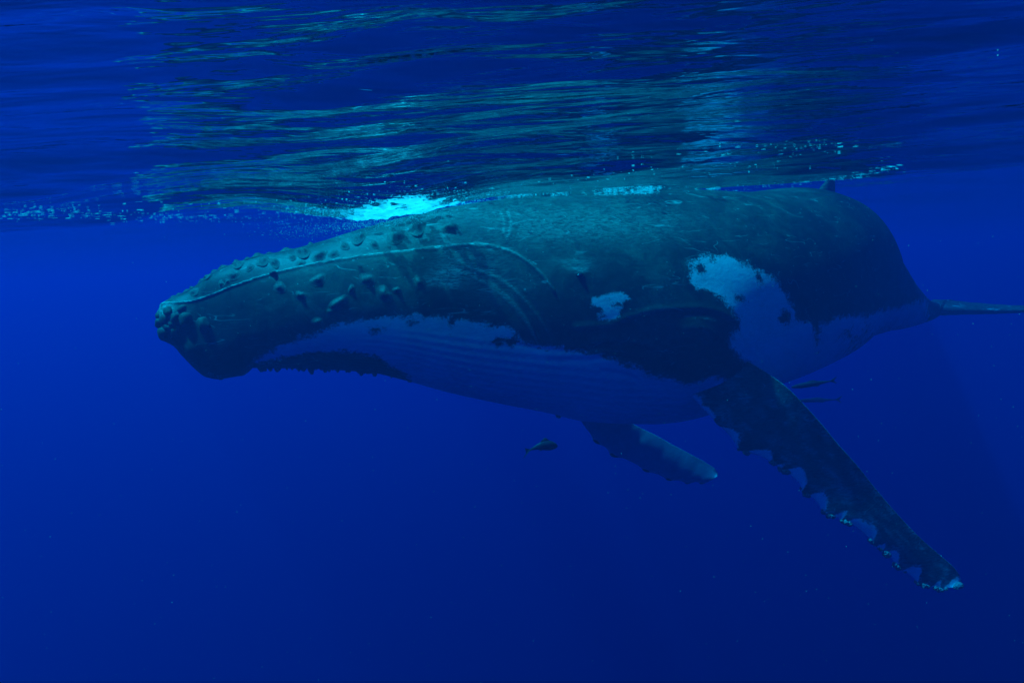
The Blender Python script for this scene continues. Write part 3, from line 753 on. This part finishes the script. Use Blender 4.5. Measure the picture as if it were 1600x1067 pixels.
sprinkle([(700, 255), (720, 255)], 6, (6, 3), .002, .004, 2)
for (x, y, r) in [(1376, 75, .006), (1371, 76, .004), (1559, 87, .004)]:  # sun glints on the surface, set in as small white blobs
    Q, hit = to_sea(np.array([x]), np.array([y])); cen.append(Q); rad.append(np.array([[r * 1.3, r, r * .6]]) * 0.5)
wz = P[..., 2] - sea_z(P[..., 0], P[..., 1])
cand = np.argwhere((np.abs(wz) < 0.03) & (np.arange(NT)[None] < NT // 2))
pick = cand[rng.integers(0, len(cand), 3400)] if len(cand) else np.zeros((0, 2), int)
Q = P[pick[:, 0], pick[:, 1]] + N[pick[:, 0], pick[:, 1]] * .008 + rng.normal(0, 1, (len(pick), 3)) * np.array([.05, .05, .008])
Q[:, 1] -= np.abs(rng.normal(0, .16, len(Q))) * (np.sin(Q[:, 0] * 5 + 2) > -.2)
clump = np.sin(Q[:, 0] * 6.3 + 1) + np.sin(Q[:, 0] * 17) + np.sin(Q[:, 0] * 2.1) + rng.normal(0, .5, len(Q)) > 0.75
Q = Q[clump]; Q[:, 2] = sea_z(Q[:, 0], Q[:, 1]) - .003 - .02 * rng.random(len(Q)) ** 2
r = (.0012 + .0050 * rng.random(len(Q)) ** 3) * (1 + 1.2 * np.exp(-((Q[:, 0] - 1.75) / .45) ** 2))
cen.append(Q); rad.append(np.stack([r * rng.uniform(1, 5, len(Q)), r, r * .5], -1))
print('WATERLINE', len(cand), len(Q))
foam = link('foam', blobs('foam', np.concatenate(cen), np.concatenate(rad), M_FOAM))
tag(foam, 'scattered white foam flecks and bubbles along the water line, plus blobs as sun glints', kind='stuff')
# white water over the head
def raft(name, pts, xr, yr, step, depth, thr, seed):
    """a ragged, holed sheet of foam floating under the surface"""
    gx_ = np.arange(*xr, step); gy_ = np.arange(*yr, step); XX, YY = np.meshgrid(gx_, gy_)
    ZZ = sea_z(XX, YY) - depth
    px, py, _ = proj(np.stack([XX, YY, ZZ], -1))
    sd = poly_sd(px, py, pts)
    r = np.random.default_rng(seed); f = np.zeros_like(XX)
    for i in range(60):
        q = r.uniform(8, 160) ; an = r.uniform(0, math.pi)
        f += np.sin(q * (math.cos(an) * XX * .6 + math.sin(an) * YY) + r.uniform(0, 6)) / (1 + q / 60)
    f /= f.std()
    ZZ = ZZ + 0.010 * f
    keep = (sd / 9 + f * 0.8 > thr)[:-1, :-1]
    q = grid_faces(*XX.shape, False).reshape(XX.shape[0] - 1, XX.shape[1] - 1, 4)[keep]
    V = np.stack([XX, YY, ZZ], -1).reshape(-1, 3)
    us, inv = np.unique(q, return_inverse=True)
    return mesh_np(name, V[us], inv.reshape(q.shape), M_FOAM)
cen, rad = [], []
sprinkle([(510, 350), (560, 344), (610, 334), (650, 326), (690, 320), (715, 322)], 1100, (18, 4), .0012, .004, 4.0, .006)
def plume(line, n, sp, Y0, Y1, rmin, rmax):
    q = np.array(spl(line, 200)); i = np.minimum(199, (200 * rng.beta(2.2, 2.2, n)).astype(int)); Yr = rng.uniform(Y0, Y1, n)
    Q = at(q[i, 0] + rng.normal(0, sp[0], n), q[i, 1] + rng.normal(0, sp[1], n), Yr)
    Q[:, 2] = np.minimum(Q[:, 2], sea_z(Q[:, 0], Q[:, 1]) - .006)
    r = rmin + (rmax - rmin) * rng.random(n) ** 3
    cen.append(Q); rad.append(np.stack([r * rng.uniform(1, 3, n), r, r * .8], -1))
plume([(495, 358), (545, 354), (600, 348), (650, 338), (690, 330)], 1600, (18, 4), 4.2, 4.6, .0007, .0024)
plume([(420, 364), (480, 362), (540, 362)], 450, (22, 6), 4.2, 4.8, .0006, .002)
sprinkle([(500, 350), (545, 335), (600, 314), (660, 302), (720, 308), (760, 318)], 1500, (22, 7), .0008, .0035, 4.0, .004)
sprinkle([(660, 345), (700, 332), (730, 322)], 300, (6, 2), .002, .006, 3.0, .02)
ww_ = link('white_water', blobs('white_water', np.concatenate(cen), np.concatenate(rad), M_FOAM))
RAFT = [(505, 352), (540, 338), (590, 318), (640, 309), (690, 311), (722, 320), (690, 330), (650, 348), (600, 362), (540, 362)]
raft_o = link('foam_sheet', raft('foam_sheet', RAFT, (-2.2, 0.2), (2.6, 6.4), .010, .014, .62, 5))
for lab_, pts, xr, yr, th_, sd in (('thin broken foam streaks trailing left of the bright patch', [(380, 352), (430, 343), (520, 336), (520, 352), (440, 356)], (-3.2, -.8), (2.6, 6.4), 1.0, 8), ('thin broken foam streaks right of the bright patch along the whale back', [(690, 322), (760, 312), (860, 314), (960, 316), (960, 326), (820, 330), (720, 330)], (-1, 1.4), (2.6, 6.6), 1.25, 9), ('broken bright foam on the water line above the white flank patch', [(1000, 322), (1040, 312), (1090, 304), (1150, 296), (1150, 304), (1090, 320), (1030, 328)], (.6, 3.2), (2.6, 7.5), .75, 11)):
    tag(link('foam_sheet', raft('foam_sheet', pts, xr, yr, .010, .010, th_, sd)), lab_, kind='stuff')
tag(raft_o, 'glowing ragged sheet of foam lit from above over the whale head', kind='stuff')
tag(ww_, 'bright patch of churned white water above the whale head', kind='stuff')
# drifting specks
n = 340
x = rng.uniform(-20, 1620, n); y = rng.uniform(350, 1080, n); Yd = rng.uniform(1.2, 4.6, n)
Q = at(x, y, Yd); r = rng.uniform(.0004, .0011, n) * Yd / 2
x2 = rng.uniform(-9, 9, 500); Q2 = np.stack([x2, rng.uniform(-2, 12, 500), rng.uniform(-6, -.6, 500)], -1); r2 = rng.uniform(.0008, .0022, 500)
keep = np.linalg.norm(Q2 - CAMP, axis=1) > 2.2
Q = np.concatenate([Q, Q2[keep]]); r = np.concatenate([r, r2[keep]])
sp_ = link('plankton_specks', blobs('plankton_specks', Q, np.repeat(r[:, None], 3, 1), M_SPECK))
tag(sp_, 'tiny pale specks drifting in the blue water', kind='stuff')
